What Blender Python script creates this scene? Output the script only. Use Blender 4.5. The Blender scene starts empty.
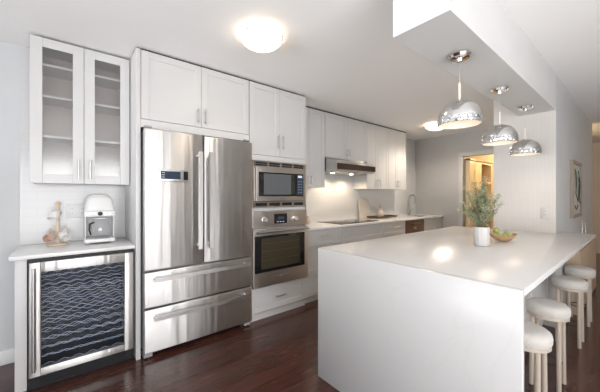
import bpy, bmesh, math, random
from mathutils import Vector, Matrix
R = random.Random(7)
PI = math.pi
sc = bpy.context.scene
col = sc.collection

# ------------------------------------------------------------------ camera
cam_d = bpy.data.cameras.new('camera')
cam = bpy.data.objects.new('camera', cam_d); col.objects.link(cam)
cam.location = (0, 0, 1.27)
cam.rotation_euler = (PI/2, 0, math.atan(346/282))
cam_d.sensor_width = 36; cam_d.lens = 36*282/600
cam_d.shift_y = -0.0008
cam_d.clip_start = 0.02
sc.camera = cam

# ------------------------------------------------------------------ world, daylight, exposure
sc.view_settings.view_transform = 'Standard'
sc.view_settings.look = 'None'
sc.view_settings.gamma = 1
sc.view_settings.use_curve_mapping = False
sc.view_settings.exposure = 0.09
sc.cycles.use_denoising = True
sc.cycles.max_bounces = 10
sc.cycles.diffuse_bounces = 6
sc.cycles.caustics_reflective = False
sc.cycles.caustics_refractive = False
sc.cycles.sample_clamp_indirect = 6

w = bpy.data.worlds.new('sky'); sc.world = w; w.use_nodes = True
wn = w.node_tree.nodes; wl = w.node_tree.links
bg = wn['Background']; bg.inputs['Color'].default_value = (0.78, 0.88, 1.0, 1)
bg.inputs['Strength'].default_value = 0.4

def area(name, loc, rot, sx, sy, power, color):
    d = bpy.data.lights.new(name, 'AREA'); d.shape = 'RECTANGLE'; d.size = sx; d.size_y = sy
    d.energy = power; d.color = color
    o = bpy.data.objects.new(name, d); o.location = loc; o.rotation_euler = rot; col.objects.link(o)
    return o
def point(name, loc, power, color, r=0.03):
    d = bpy.data.lights.new(name, 'POINT'); d.energy = power; d.color = color; d.shadow_soft_size = r
    o = bpy.data.objects.new(name, d); o.location = loc; col.objects.link(o); return o
def spot(name, loc, power, color, ang, r=0.02):
    d = bpy.data.lights.new(name, 'SPOT'); d.energy = power; d.color = color; d.shadow_soft_size = r
    d.spot_size = ang; d.spot_blend = 0.6
    o = bpy.data.objects.new(name, d); o.location = loc; col.objects.link(o); return o
# outside the two windows behind the camera: sky daylight, and an added upward fill to brighten the ceiling
area('sky_back', (-0.7, -3.3, 1.45), (PI/2, 0, 0), 4.2, 2.0, 12, (0.86, 0.93, 1.0))
o = area('ceiling_fill_back', (-0.7, -3.9, .9), (PI/2+.27, 0, 0), 4.4, 1.6, 36, (1.0, 0.97, 0.93)); o.data.spread = math.radians(45)
area('sky_right', (2.80, -0.3, 1.35), (PI/2, 0, PI/2), 3.6, 1.9, 205, (1.0, 0.975, 0.945))
WARM = (1.0, 0.78, 0.55)

# ------------------------------------------------------------------ materials
def mat(name, color=(.8,.8,.8), rough=.5, metal=0., emit=None, estr=0., coat=0., spec=.5, trans=0., ior=1.45):
    m = bpy.data.materials.new(name); m.use_nodes = True
    p = m.node_tree.nodes['Principled BSDF']
    p.inputs['Base Color'].default_value = (*color, 1)
    p.inputs['Roughness'].default_value = rough
    p.inputs['Metallic'].default_value = metal
    p.inputs['Specular IOR Level'].default_value = spec
    p.inputs['Coat Weight'].default_value = coat
    p.inputs['Transmission Weight'].default_value = trans
    p.inputs['IOR'].default_value = ior
    if emit:
        p.inputs['Emission Color'].default_value = (*emit, 1); p.inputs['Emission Strength'].default_value = estr
    return m
def N(m, t): return m.node_tree.nodes.new(t)
def L(m, a, b): m.node_tree.links.new(a, b)
def P(m): return m.node_tree.nodes['Principled BSDF']
def coords(m, scale=(1,1,1), kind='Object'):
    t = N(m, 'ShaderNodeTexCoord'); mp = N(m, 'ShaderNodeMapping'); mp.inputs['Scale'].default_value = scale
    L(m, t.outputs[kind], mp.inputs['Vector']); return mp.outputs['Vector']
def noise(m, vec, scale, detail=3):
    n = N(m, 'ShaderNodeTexNoise'); n.inputs['Scale'].default_value = scale; n.inputs['Detail'].default_value = detail
    L(m, vec, n.inputs['Vector']); return n.outputs['Fac']
def ramp(m, fac, stops):
    r = N(m, 'ShaderNodeValToRGB'); el = r.color_ramp.elements
    while len(el) < len(stops): el.new(.5)
    for e, (p, c) in zip(el, stops): e.position = p; e.color = (*c, 1)
    L(m, fac, r.inputs['Fac']); return r.outputs['Color']
def bump(m, height, strength, dist=.01):
    b = N(m, 'ShaderNodeBump'); b.inputs['Strength'].default_value = strength; b.inputs['Distance'].default_value = dist
    L(m, height, b.inputs['Height']); L(m, b.outputs['Normal'], P(m).inputs['Normal'])
def mottled(name, c0, c1, scale=(1,1,1), ns=8, rough=.5, bs=0., **k):
    m = mat(name, c0, rough, **k); v = coords(m, scale); n = noise(m, v, ns)
    L(m, ramp(m, n, [(.3, c0), (.7, c1)]), P(m).inputs['Base Color'])
    if bs: bump(m, n, bs)
    return m
M = {}
M['wall'] = mottled('wall_paint', (.60,.615,.625), (.62,.635,.64), ns=3, rough=.6)
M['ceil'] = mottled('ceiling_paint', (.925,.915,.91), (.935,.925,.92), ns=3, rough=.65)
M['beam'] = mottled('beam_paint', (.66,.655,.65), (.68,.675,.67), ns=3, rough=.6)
M['greywall'] = mottled('warm_grey_wall_paint', (.44,.435,.43), (.46,.455,.45), ns=3, rough=.6)
M['hallwall'] = mottled('hall_wall_paint', (.74,.64,.53), (.77,.67,.56), ns=3, rough=.6)
M['cab'] = mottled('cabinet_white_lacquer', (.665,.66,.655), (.68,.675,.67), ns=4, rough=.32)
M['cabin'] = mottled('cabinet_inside', (.50,.45,.42), (.54,.49,.46), ns=4, rough=.5)
M['gap_shade'] = mat('painted_gap_shade', (.04,.035,.035), .7)  # near-black colour stands in for the shade above the cabinet tops
M['trim'] = mat('trim_white', (.83,.83,.83), .4)
M['doortrim'] = mat('door_casing_grey', (.52,.52,.52), .4)
M['outletplate'] = mat('beige_plastic', (.62,.60,.57), .35)
M['faucetmetal'] = mat('dark_brushed_nickel', (.36,.34,.32), .3, 1.)
M['chrome'] = mat('polished_chrome', (.86,.86,.86), .06, 1.)
M['nickel'] = mat('brushed_nickel', (.60,.60,.59), .3, 1.)
M['blackglass'] = mat('black_glass', (.012,.012,.014), .05, spec=.6)
M['black'] = mat('black_plastic', (.012,.012,.014), .5)
M['grey'] = mat('grey_plastic', (.35,.36,.38), .4)
M['whiteplastic'] = mat('white_plastic', (.82,.82,.81), .3)
M['rimwhite'] = mat('rim_white_paint', (.85,.80,.72), .5)

def steel(name, c, r):
    m = mat(name, c, r, 1.)
    v2 = coords(m, (6, 6, .25)); n2 = noise(m, v2, 2.2, 2); bump(m, n2, .30, .02)
    tg = N(m, 'ShaderNodeTangent'); tg.direction_type = 'RADIAL'; tg.axis = 'Z'; L(m, tg.outputs['Tangent'], P(m).inputs['Tangent'])
    P(m).inputs['Anisotropic'].default_value = .9; P(m).inputs['Anisotropic Rotation'].default_value = 0.25
    return m
M['steel'] = steel('brushed_stainless', (.63,.615,.60), .42)
M['steelwarm'] = steel('stainless_warm', (.66,.62,.575), .36)
M['handle_steel'] = mat('satin_handle_steel', (.78,.77,.76), .30, 1.)
M['wire'] = mat('wire_coating', (.80,.82,.86), .4)

m = M['floor'] = mat('dark_wood_floor', (.06,.02,.015), .22, coat=.25)
v = coords(m, (1,1,1))
br = N(m, 'ShaderNodeTexBrick'); L(m, v, br.inputs['Vector'])
mp = v.node; mp.inputs['Rotation'].default_value = (0, 0, PI/2)
br.inputs['Scale'].default_value = 1; br.inputs['Brick Width'].default_value = 1.25; br.inputs['Row Height'].default_value = .125
br.inputs['Mortar Size'].default_value = .0022; br.inputs['Mortar Smooth'].default_value = .2; br.offset = .37
br.inputs['Color1'].default_value = (.055,.021,.016,1); br.inputs['Color2'].default_value = (.095,.036,.026,1)
br.inputs['Mortar'].default_value = (.018,.008,.007,1)
v2 = coords(m, (14,1.2,1)); n = noise(m, v2, 4, 6)
mx = N(m, 'ShaderNodeMix'); mx.data_type = 'RGBA'; mx.blend_type = 'MULTIPLY'; mx.inputs['Factor'].default_value = .7
L(m, br.outputs['Color'], mx.inputs['A']); L(m, ramp(m, n, [(.25,(.5,.5,.5)),(.75,(1.25,1.2,1.15))]), mx.inputs['B'])
L(m, mx.outputs['Result'], P(m).inputs['Base Color'])
mr = N(m, 'ShaderNodeMapRange'); mr.inputs['To Min'].default_value = .15; mr.inputs['To Max'].default_value = .33
L(m, n, mr.inputs['Value']); L(m, mr.outputs['Result'], P(m).inputs['Roughness'])
bump(m, br.outputs['Fac'], -.25, .003)

m = M['quartz'] = mat('white_quartz', (.68,.675,.67), .24)
v = coords(m, (1,1,1)); n0 = N(m, 'ShaderNodeTexNoise'); n0.inputs['Scale'].default_value = 1.6; n0.inputs['Detail'].default_value = 8
n0.inputs['Distortion'].default_value = 1.2; L(m, v, n0.inputs['Vector'])
L(m, ramp(m, n0.outputs['Fac'], [(.40,(.68,.675,.67)),(.485,(.68,.675,.67)),(.5,(.665,.66,.652)),(.515,(.68,.675,.67))]), P(m).inputs['Base Color'])

M['quartz_lightened'] = mottled('white_quartz_lightened', (.82,.815,.81), (.84,.835,.83), ns=5, rough=.2)  # same stone as the island, lightened in place of missing light
def tile(name, w_, h_, c1, c2, mort, rot, rough=.15, off=.5, bs=.35):
    m = mat(name, c1, rough); v = coords(m, (1,1,1)); v.node.inputs['Rotation'].default_value = rot
    b = N(m, 'ShaderNodeTexBrick'); L(m, v, b.inputs['Vector']); b.inputs['Scale'].default_value = 1
    b.inputs['Brick Width'].default_value = w_; b.inputs['Row Height'].default_value = h_; b.offset = off
    b.inputs['Mortar Size'].default_value = .0022; b.inputs['Mortar Smooth'].default_value = .1
    b.inputs['Color1'].default_value = (*c1,1); b.inputs['Color2'].default_value = (*c2,1); b.inputs['Mortar'].default_value = (*mort,1)
    L(m, b.outputs['Color'], P(m).inputs['Base Color']); bump(m, b.outputs['Fac'], -bs, .004)
    return m
# backsplash stands in the YZ plane: rotate so that texture x = Y, y = Z
M['tile'] = tile('white_subway_tile', .20, .065, (.66,.665,.665), (.65,.655,.655), (.62,.62,.62), (0, -PI/2, -PI/2))
M['coltile'] = tile('vertical_stacked_tile', .030, .26, (.63,.605,.575), (.62,.595,.565), (.60,.575,.545), (-PI/2, 0, 0), .22, 0., .25)

def wood(name, c0, c1, scale=(1,1,12), rough=.5, ns=5):
    m = mat(name, c0, rough); v = coords(m, scale); n = noise(m, v, ns, 5)
    L(m, ramp(m, n, [(.3, c0), (.7, c1)]), P(m).inputs['Base Color']); bump(m, n, .08, .004); return m
M['oak'] = wood('pale_oak', (.62,.49,.37), (.72,.59,.46), (20,20,1.5))
M['beech'] = wood('light_beech_legs', (.48,.41,.34), (.55,.47,.39), (30,30,2))
M['tan'] = wood('tan_slat_wood', (.50,.37,.26), (.58,.44,.32), (25,25,1.5))
M['framewood'] = wood('frame_wood', (.28,.22,.17), (.35,.28,.22), (25,25,1.5))
M['bowlwood'] = wood('bowl_wood', (.42,.27,.14), (.55,.37,.21), (8,8,20))
M['wardrobe'] = wood('wardrobe_cream', (.70,.55,.36), (.74,.59,.40), (4,4,1), .4)
M['brown'] = wood('dark_brown_front', (.10,.05,.032), (.15,.08,.05), (3,3,30), .3)
M['hoodglass'] = mottled('dark_bronze_glass', (.045,.028,.022), (.07,.045,.035), ns=6, rough=.15)
M['cushion'] = mottled('cream_boucle', (.60,.57,.53), (.66,.63,.59), ns=160, rough=.95, bs=.25)
M['bounce_rug'] = mottled('pale_bounce_rug', (.78,.77,.75), (.84,.83,.81), ns=60, rough=.95)
M['leaf'] = mottled('grey_green_leaf', (.27,.30,.17), (.50,.52,.36), ns=30, rough=.55)
M['stem'] = mat('woody_stem', (.24,.17,.10), .7)
M['pot'] = mottled('white_ceramic', (.60,.59,.58), (.65,.64,.63), ns=20, rough=.35)
M['lime'] = mottled('green_fruit', (.30,.33,.08), (.42,.43,.15), ns=12, rough=.4)
M['taupe'] = mottled('taupe_ceramic', (.56,.50,.43), (.64,.57,.49), ns=14, rough=.5)
M['greybeige'] = mottled('grey_beige_board', (.52,.48,.43), (.58,.53,.48), ns=6, rough=.5)
M['pinkmug'] = mat('blush_mug_glaze', (.66,.50,.42), .3)
M['whitemug'] = mat('white_mug_glaze', (.83,.82,.80), .2)
M['lampglass'] = mat('lit_opal_glass', (.9,.85,.75), .3, emit=(1.0,.86,.66), estr=4.5)
M['lampglass2'] = mat('lit_opal_glass_dim', (.9,.85,.75), .3, emit=(1.0,.82,.58), estr=4)
M['bulb'] = mat('lit_bulb', (1,.9,.8), .3, emit=(1.0,.84,.62), estr=3)
M['hoodlamp'] = mat('lit_hood_lamp', (1,.9,.8), .3, emit=(1.0,.80,.55), estr=12)
M['led'] = mat('lit_cooler_strip', (.8,.9,1), .3, emit=(.75,.85,1.0), estr=2)
M['screen'] = mat('lit_blue_screen', (.02,.03,.05), .1, emit=(.10,.14,.22), estr=.18)
M['digits'] = mat('lit_digits', (.1,.1,.1), .3, emit=(.75,.8,.9), estr=.8)
M['art'] = mottled('art_paper', (.52,.54,.52), (.58,.59,.57), ns=5, rough=.7)
M['inkgreen'] = mat('art_green', (.24,.33,.24), .7)
M['ink'] = mat('art_black', (.05,.05,.05), .7)
M['oveninner'] = mat('oven_window_glass', (.055,.047,.028), .06, spec=.6)
M['mwglass'] = mat('microwave_window_glass', (.13,.14,.15), .1, spec=.7)

def thin_glass(name, tint, refl, rough=.02):
    m = bpy.data.materials.new(name); m.use_nodes = True; nt = m.node_tree
    for n_ in list(nt.nodes): nt.nodes.remove(n_)
    o = nt.nodes.new('ShaderNodeOutputMaterial'); t = nt.nodes.new('ShaderNodeBsdfTransparent'); g = nt.nodes.new('ShaderNodeBsdfGlossy')
    t.inputs['Color'].default_value = (*tint, 1); g.inputs['Roughness'].default_value = rough
    mx = nt.nodes.new('ShaderNodeMixShader'); mx.inputs['Fac'].default_value = refl
    nt.links.new(t.outputs[0], mx.inputs[1]); nt.links.new(g.outputs[0], mx.inputs[2]); nt.links.new(mx.outputs[0], o.inputs['Surface'])
    return m
M['pane'] = thin_glass('cabinet_pane', (.95,.95,.95), .08, .16)
M['coolpane'] = thin_glass('cooler_pane', (.86,.90,.96), .02)
M['winpane'] = thin_glass('window_pane', (.97,.98,1), .06)
M['carafe'] = thin_glass('carafe_glass', (.95,.95,.95), .06)
M['palegrey'] = mat('pale_grey_plastic', (.66,.66,.67), .35)

# ------------------------------------------------------------------ mesh builder
class B:
    def __init__(s): s.bm = bmesh.new()
    def _add(s, verts, faces):
        vs = [s.bm.verts.new(v) for v in verts]
        for f in faces:
            try: s.bm.faces.new([vs[i] for i in f])
            except ValueError: pass
        return vs
    def box(s, x0, x1, y0, y1, z0, z1, bev=0, seg=2):
        t = bmesh.new()
        vs = [t.verts.new((x, y, z)) for x in (x0, x1) for y in (y0, y1) for z in (z0, z1)]
        for f in ((0,1,3,2),(4,6,7,5),(0,4,5,1),(2,3,7,6),(0,2,6,4),(1,5,7,3)): t.faces.new([vs[i] for i in f])
        if bev: bmesh.ops.bevel(t, geom=t.edges[:], offset=bev, segments=seg, affect='EDGES', profile=.5)
        s._merge(t); return s
    def _merge(s, t):
        mp = {v: s.bm.verts.new(v.co) for v in t.verts}
        for f in t.faces: s.bm.faces.new([mp[v] for v in f.verts])
        t.free()
    def prism(s, pts, z0, z1, bev=0):
        t = bmesh.new(); lo = [t.verts.new((x, y, z0)) for x, y in pts]; hi = [t.verts.new((x, y, z1)) for x, y in pts]; n = len(pts)
        t.faces.new(lo[::-1]); t.faces.new(hi)
        for i in range(n): t.faces.new((lo[i], lo[(i+1)%n], hi[(i+1)%n], hi[i]))
        if bev: bmesh.ops.bevel(t, geom=t.edges[:], offset=bev, segments=2, affect='EDGES', profile=.5)
        s._merge(t); return s
    def prism_axis(s, pts, a0, a1, axis):   # pts in the plane normal to axis ('x': (y,z), 'y': (x,z))
        t = bmesh.new()
        mk = (lambda a, p: (a, p[0], p[1])) if axis == 'x' else (lambda a, p: (p[0], a, p[1]))
        lo = [t.verts.new(mk(a0, p)) for p in pts]; hi = [t.verts.new(mk(a1, p)) for p in pts]; n = len(pts)
        t.faces.new(lo[::-1]); t.faces.new(hi)
        for i in range(n): t.faces.new((lo[i], lo[(i+1)%n], hi[(i+1)%n], hi[i]))
        s._merge(t); return s
    def tube(s, path, r, seg=10, closed=False, cap=True):
        path = [Vector(p) for p in path]; n = len(path); rings = []; up = None
        for i, p in enumerate(path):
            a = path[(i-1) % n] if (closed or i) else p; b = path[(i+1) % n] if (closed or i < n-1) else p
            d = (b-a).normalized()
            if up is None:
                up = d.cross(Vector((0,0,1)));
                if up.length < .1: up = d.cross(Vector((1,0,0)))
                up.normalize()
            up = (up - d*up.dot(d)).normalized(); q = d.cross(up)
            rr = r[i] if isinstance(r, (list, tuple)) else r
            rings.append([s.bm.verts.new(p + up*math.cos(2*PI*k/seg)*rr + q*math.sin(2*PI*k/seg)*rr) for k in range(seg)])
        for i in range(n if closed else n-1):
            a, b = rings[i], rings[(i+1) % n]
            for k in range(seg): s.bm.faces.new((a[k], a[(k+1)%seg], b[(k+1)%seg], b[k]))
        if cap and not closed: s.bm.faces.new(rings[0][::-1]); s.bm.faces.new(rings[-1])
        return s
    def lathe(s, prof, c=(0,0,0), seg=32, axis='z', sx=1, sy=1, cap=False):
        rings = []
        for r, z in prof:
            ring = []
            for k in range(seg):
                a = 2*PI*k/seg; u, v = r*math.cos(a)*sx, r*math.sin(a)*sy
                p = {'z': (u, v, z), 'x': (z, u, v), 'y': (u, z, v)}[axis]
                ring.append(s.bm.verts.new((p[0]+c[0], p[1]+c[1], p[2]+c[2])))
            rings.append(ring)
        for a, b in zip(rings, rings[1:]):
            for k in range(seg): s.bm.faces.new((a[k], a[(k+1)%seg], b[(k+1)%seg], b[k]))
        if prof[0][0] > 0 and cap: s.bm.faces.new(rings[0][::-1])
        if prof[-1][0] > 0 and cap: s.bm.faces.new(rings[-1])
        return s
    def cyl(s, p0, p1, r, seg=16): return s.tube([p0, p1], r, seg)
    def rot(s, a, axis, pivot):
        bmesh.ops.rotate(s.bm, cent=pivot, matrix=Matrix.Rotation(a, 3, axis), verts=s.bm.verts[:]); return s
    def build(s, name, m, parent=None, smooth=True, label=None):
        bmesh.ops.remove_doubles(s.bm, verts=s.bm.verts[:], dist=1e-6)
        bmesh.ops.recalc_face_normals(s.bm, faces=s.bm.faces[:])
        off = Vector((0,0,0)); q = parent
        while q is not None: off += q.location; q = q.parent
        for v in s.bm.verts: v.co -= off
        me = bpy.data.meshes.new(name); s.bm.to_mesh(me); s.bm.free()
        me.materials.append(M[m] if isinstance(m, str) else m)
        if smooth:
            me.polygons.foreach_set('use_smooth', [True]*len(me.polygons))
            try: me.set_sharp_from_angle(angle=math.radians(38))
            except Exception: pass
        o = bpy.data.objects.new(name, me); col.objects.link(o); o.parent = parent
        if label: o['label'] = label
        return o

def tag(o, label, cat, group=None, kind=None):
    o['label'] = label; o['category'] = cat
    if group: o['group'] = group
    if kind: o['kind'] = kind
    return o
def thing(name, label, cat, loc, group=None):
    o = bpy.data.objects.new(name, None); o.location = loc; o.empty_display_size = .05; col.objects.link(o)
    return tag(o, label, cat, group)
def struct(b, name, m, parent=None):
    o = b.build(name, m, parent)
    if parent is None: o['kind'] = 'structure'
    return o
def dup(root, loc, label, group=None):
    r = root.copy(); col.objects.link(r); r.location = loc; r['label'] = label
    for ch in list(root.children):
        c = ch.copy(); col.objects.link(c); c.parent = r
        for g in list(ch.children):
            d = g.copy(); col.objects.link(d); d.parent = c
    return r

# ------------------------------------------------------------------ setting
CEIL = 2.425; WX = -3.05
struct(B().box(-3.2, 2.75, -3.35, 9.2, -.1, 0), 'floor', 'floor')
struct(B().box(-3.2, 2.75, -3.35, 9.2, CEIL, CEIL+.1), 'ceiling', 'ceil')
struct(B().box(WX-.12, WX, -3.2, 9.1, 0, CEIL), 'wall_left', 'wall')
# wall behind the camera with a wide window
b = B(); b.box(WX, 2.6, -3.2, -3.08, 0, .35).box(WX, 2.6, -3.2, -3.08, 2.3, CEIL)
b.box(WX, -2.7, -3.2, -3.08, .35, 2.3).box(1.3, 2.6, -3.2, -3.08, .35, 2.3); struct(b, 'wall_back', 'wall')
wf = struct(B().box(-2.7, 1.3, -3.17, -3.11, .35, .42).box(-2.7, 1.3, -3.17, -3.11, 2.23, 2.3)
            .box(-2.7, -2.63, -3.17, -3.11, .42, 2.23).box(1.23, 1.3, -3.17, -3.11, .42, 2.23)
            .box(-1.42, -1.35, -3.17, -3.11, .42, 2.23).box(-.05, .02, -3.17, -3.11, .42, 2.23), 'window_1', 'trim')
B().box(-2.63, 1.23, -3.145, -3.14, .42, 2.23).build('pane', 'winpane', wf)
b = B(); b.box(2.6, 2.72, -3.2, 9.1, 0, .35).box(2.6, 2.72, -3.2, 9.1, 2.1, CEIL)
b.box(2.6, 2.72, -3.2, -2.1, .35, 2.1).box(2.6, 2.72, 1.5, 9.1, .35, 2.1); struct(b, 'wall_right', 'wall')
b = B().box(2.63, 2.69, -2.1, 1.5, .35, .42).box(2.63, 2.69, -2.1, 1.5, 2.03, 2.1)
for k in range(4): b.box(2.63, 2.69, -2.1+k*1.1767, -2.03+k*1.1767, .42, 2.03)
wf = struct(b, 'window_2', 'trim')
B().box(2.655, 2.66, -2.03, 1.43, .42, 2.03).build('pane', 'winpane', wf)
struct(B().box(.25, 2.5, -2.95, 4.6, .0, .012), 'unseen_bounce_rug', 'bounce_rug')  # unseen pale floor covering, added to bounce daylight up to the ceiling
# end wall of the kitchen with the doorway
DY = 5.6
b = B(); b.box(WX, -2.13, DY, DY+.12, 0, CEIL).box(-2.13, -1.3, DY, DY+.12, 1.99, CEIL).box(-1.3, -1.06, DY, DY+.12, 0, CEIL)
struct(b, 'wall_front', 'greywall')
struct(B().box(-2.20, -2.125, DY-.018, DY, 0, 2.06, .003).box(-1.305, -1.23, DY-.018, DY, 0, 2.06, .003)
       .box(-2.20, -1.23, DY-.0185, DY, 1.985, 2.06, .003), 'trim_1', 'doortrim')
# dividing wall whose end carries the island
struct(B().box(-1.06, -.546, 3.62, 6.5, 0, CEIL), 'wall_middle', 'wall')
struct(B().box(-1.06, -.547, 3.612, 3.62, 0, CEIL), 'trim_2', 'coltile')
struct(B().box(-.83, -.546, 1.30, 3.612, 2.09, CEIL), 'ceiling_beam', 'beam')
# far walls
struct(B().box(WX, 2.6, 9.0, 9.1, 0, CEIL), 'wall_far', 'hallwall')
struct(B().box(WX, WX+.015, -3.08, -.285, 0, .105, .004), 'baseboard_left', 'trim')
struct(B().box(WX, WX+.008, -.30, .392, .887, CEIL-.001), 'backsplash', 'tile')
struct(B().box(WX, WX+.008, 2.115, 5.6, .887, 1.80), 'backsplash', 'tile')

# ------------------------------------------------------------------ cabinet helpers (fronts face +X)
def front_panel(b, x, y0, y1, z0, z1, rail=.055, dep=.02, hole=False):
    """shaker front, outer face at x; stiles, rails and a recessed panel"""
    b.box(x-dep, x, y0, y0+rail, z0, z1, .0015, 1).box(x-dep, x, y1-rail, y1, z0, z1, .0015, 1)
    b.box(x-dep, x-.0002, y0+rail, y1-rail, z0, z0+rail, .0015, 1).box(x-dep, x-.0002, y0+rail, y1-rail, z1-rail, z1, .0015, 1)
    if not hole: b.box(x-dep+.002, x-.005, y0+rail-.004, y1-rail+.004, z0+rail-.004, z1-rail+.004)
    return b
def v_handle(x, y, z0, z1, parent, m='nickel', r=.005, out=.03):
    b = B().cyl((x+out, y, z0), (x+out, y, z1), r, 10)
    b.cyl((x+.0005, y, z0+.02), (x+out, y, z0+.02), r*.8, 8).cyl((x+.0005, y, z1-.02), (x+out, y, z1-.02), r*.8, 8)
    return b.build('handle', m, parent)
def h_handle(x, y0, y1, z, parent, m='nickel', r=.005, out=.03):
    b = B().cyl((x+out, y0, z), (x+out, y1, z), r, 10)
    b.cyl((x+.0005, y0+.02, z), (x+out, y0+.02, z), r*.8, 8).cyl((x+.0005, y1-.02, z), (x+out, y1-.02, z), r*.8, 8)
    return b.build('handle', m, parent)
def door(x, y0, y1, z0, z1, parent, hside=None, hz=None, rail=.055):
    d = front_panel(B(), x, y0, y1, z0, z1, rail).build('door', 'cab', parent)
    if hside is not None:
        v_handle(x, y0+.03 if hside < 0 else y1-.03, hz[0], hz[1], d)
    return d

# ---- left niche: end panel, counter, wine cooler
o = B().box(-3.034, -2.545, -.275, -.218, 0, .858, .002).build('end_panel', 'cab')
tag(o, 'white upright end panel left of the wine cooler', 'panel')
o = B().box(-3.041, -2.50, -.298, .390, .860, .886, .003).build('worktop', 'quartz_lightened')
tag(o, 'short white quartz counter over the wine cooler', 'countertop')

t = thing('wine_cooler', 'stainless framed wine cooler with glass door under the left counter', 'wine cooler', (-2.78, .09, 0))
X1 = -2.512
b = B(); b.box(-3.03, -3.015, -.212, .386, .02, .845).box(-3.015, -2.56, -.212, -.195, .02, .845).box(-3.015, -2.56, .369, .386, .02, .845)
b.box(-3.015, -2.56, -.195, .369, .83, .845).box(-3.015, -2.56, -.195, .369, .07, .085); b.build('body', 'black', t)
b = B(); b.box(-2.552, X1, -.207, -.150, .085, .832, .003).box(-2.552, X1, .322, .381, .085, .832, .003)
b.box(-2.552, X1-.0004, -.150, .322, .085, .135, .002).box(-2.552, X1-.0004, -.150, .322, .765, .832, .002)
dr = b.build('door', 'steel', t)
B().box(-2.535, -2.529, -.152, .324, .132, .768).build('glass_pane', 'coolpane', dr)
v_handle(X1, -.182, .135, .80, dr, 'nickel', .010, .042)
B().box(-2.556, -2.520, -.207, .381, .836, .854).build('vent_strip', 'black', t)
g = B(); g.box(-2.552, -2.530, -.212, .386, .002, .078)
for k in range(3): g.box(-2.530, -2.524, -.16, .34, .018+.02*k, .024+.02*k)
g.build('toe_grille', 'black', t)
for k in range(11):
    z = .128 + k*.0595
    b = B(); ph = R.random()*6
    for q in range(3):
        x = -2.575 - q*.14
        pts = [(x, -.185+.545*i/48, z + .0065*math.sin(i/48*2*PI*7+ph+q*1.3)) for i in range(49)]
        b.tube(pts, .0017, 5)
    for y in (-.187, .361): b.tube([(-2.57, y, z-.004), (-2.99, y, z-.004)], .0015, 5)
    b.build('wire_shelf', 'wire', t)
# ---- glass-front hutch
HX = -2.742
t = thing('glass_cabinet', 'white wall cabinet with two glass doors above the left counter', 'cabinet', (-2.9, .08, 1.365))
b = B(); b.box(-3.04, -3.03, -.222, .388, 1.365, 2.410); b.build('back_panel', 'cabin', t)
b = B(); b.box(-3.03, HX-.022, -.222, -.204, 1.365, 2.410).box(-3.03, HX-.022, .370, .388, 1.365, 2.410)
b.box(-3.03, HX-.022, -.204, .370, 1.365, 1.385).box(-3.03, HX-.022, -.204, .370, 2.38, 2.410); b.build('body', 'cab', t)
for z in (1.700, 1.995, 2.225):
    B().box(-3.028, HX-.05, -.203, .369, z, z+.016).build('shelf', 'cab', t)
for (y0, y1, s) in ((-.221, .0815, 1), (.0845, .387, -1)):
    b = front_panel(B(), HX, y0, y1, 1.36, 2.408, .066, .02, True); d = b.build('door', 'cab', t)
    B().box(HX-.013, HX-.009, y0+.063, y1-.063, 1.423, 2.345).build('glass_pane', 'pane', d)
    v_handle(HX, y1-.030 if s > 0 else y0+.036, 1.40, 1.545, d, 'nickel', .006)

B().box(-3.03, HX-.035, -.21, .385, 2.4105, 2.4245).build('gap_shade_strip', 'gap_shade', t, label='dark strip painted as the shade between cabinet top and ceiling')

# ---- refrigerator surround
t = thing('refrigerator_cabinet', 'tall white side panel and two-door cabinet over the refrigerator', 'cabinet', (-2.75, .89, 0))
FX = -2.48
B().box(-3.04, FX, .393, .424, 0, 2.410, .001).build('side_panel', 'cab', t)
B().box(-3.04, FX-.022, .425, 1.372, 1.835, 2.410).box(FX-.022, FX-.001, .425, 1.372, 1.804, 1.868).build('body', 'cab', t)
for y0, y1, s in ((.428, .896, 1), (.899, 1.369, -1)):
    door(FX, y0, y1, 1.872, 2.406, t, s, (1.90, 2.03))
B().box(-3.02, FX-.02, .40, 2.105, 2.4105, 2.4245).build('gap_shade_strip', 'gap_shade', t, label='dark strip painted as the shade between cabinet tops and ceiling')

# ---- refrigerator
t = thing('refrigerator', 'large stainless french-door refrigerator with two freezer drawers', 'refrigerator', (-2.75, .90, 0))
FD = -2.432
B().box(-3.02, -2.482, .440, 1.362, .05, 1.785, .004).build('body', 'grey', t)
def slab(y0, y1, z0, z1): return B().box(-2.478, FD, y0, y1, z0, z1, .012, 3)
dl = slab(.437, .896, .683, 1.795).build('door', 'steel', t)
dr = slab(.904, 1.382, .683, 1.790).build('door', 'steel', t)
d1 = slab(.437, 1.382, .392, .672).build('drawer', 'steel', t)
d2 = slab(.437, 1.382, .040, .381).build('drawer', 'steel', t)
def bar_handle(pts, parent, post):
    vert = abs(pts[0][2]-pts[-1][2]) > .3
    b = B(); n = len(pts)
    for i in range(n-1):
        p, q = pts[i], pts[i+1]
        x = (p[0]+q[0])/2
        if vert: b.box(x-.010, x+.010, p[1]-.0155, p[1]+.0155, p[2], q[2], .0)
        else: b.box(x-.010, x+.010, p[1], q[1], p[2]-.0155, p[2]+.0155, .0)
    for p in post: b.cyl((FD+.0005, p[1], p[2]), p, .011, 10)
    b.build('handle', 'handle_steel', parent)
for y, d in ((.852, dl), (.945, dr)):
    pts = [(-2.368+.012*math.sin(PI*i/14), y, .82+.82*i/2) for i in range(3)]
    bar_handle(pts, d, ((-2.369, y, .85), (-2.369, y, 1.61)))
for z, d in ((.622, d1), (.325, d2)):
    pts = [(-2.368+.0*i, .50+.825*i/2, z) for i in range(3)]
    bar_handle(pts, d, ((-2.369, .53, z), (-2.369, 1.295, z)))
p = B().box(FD+.0005, FD+.008, .535, .775, 1.385, 1.482, .003).build('display_panel', 'nickel', dl)
B().box(FD+.008, FD+.0095, .555, .705, 1.402, 1.465).build('screen', 'screen', p)
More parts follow.
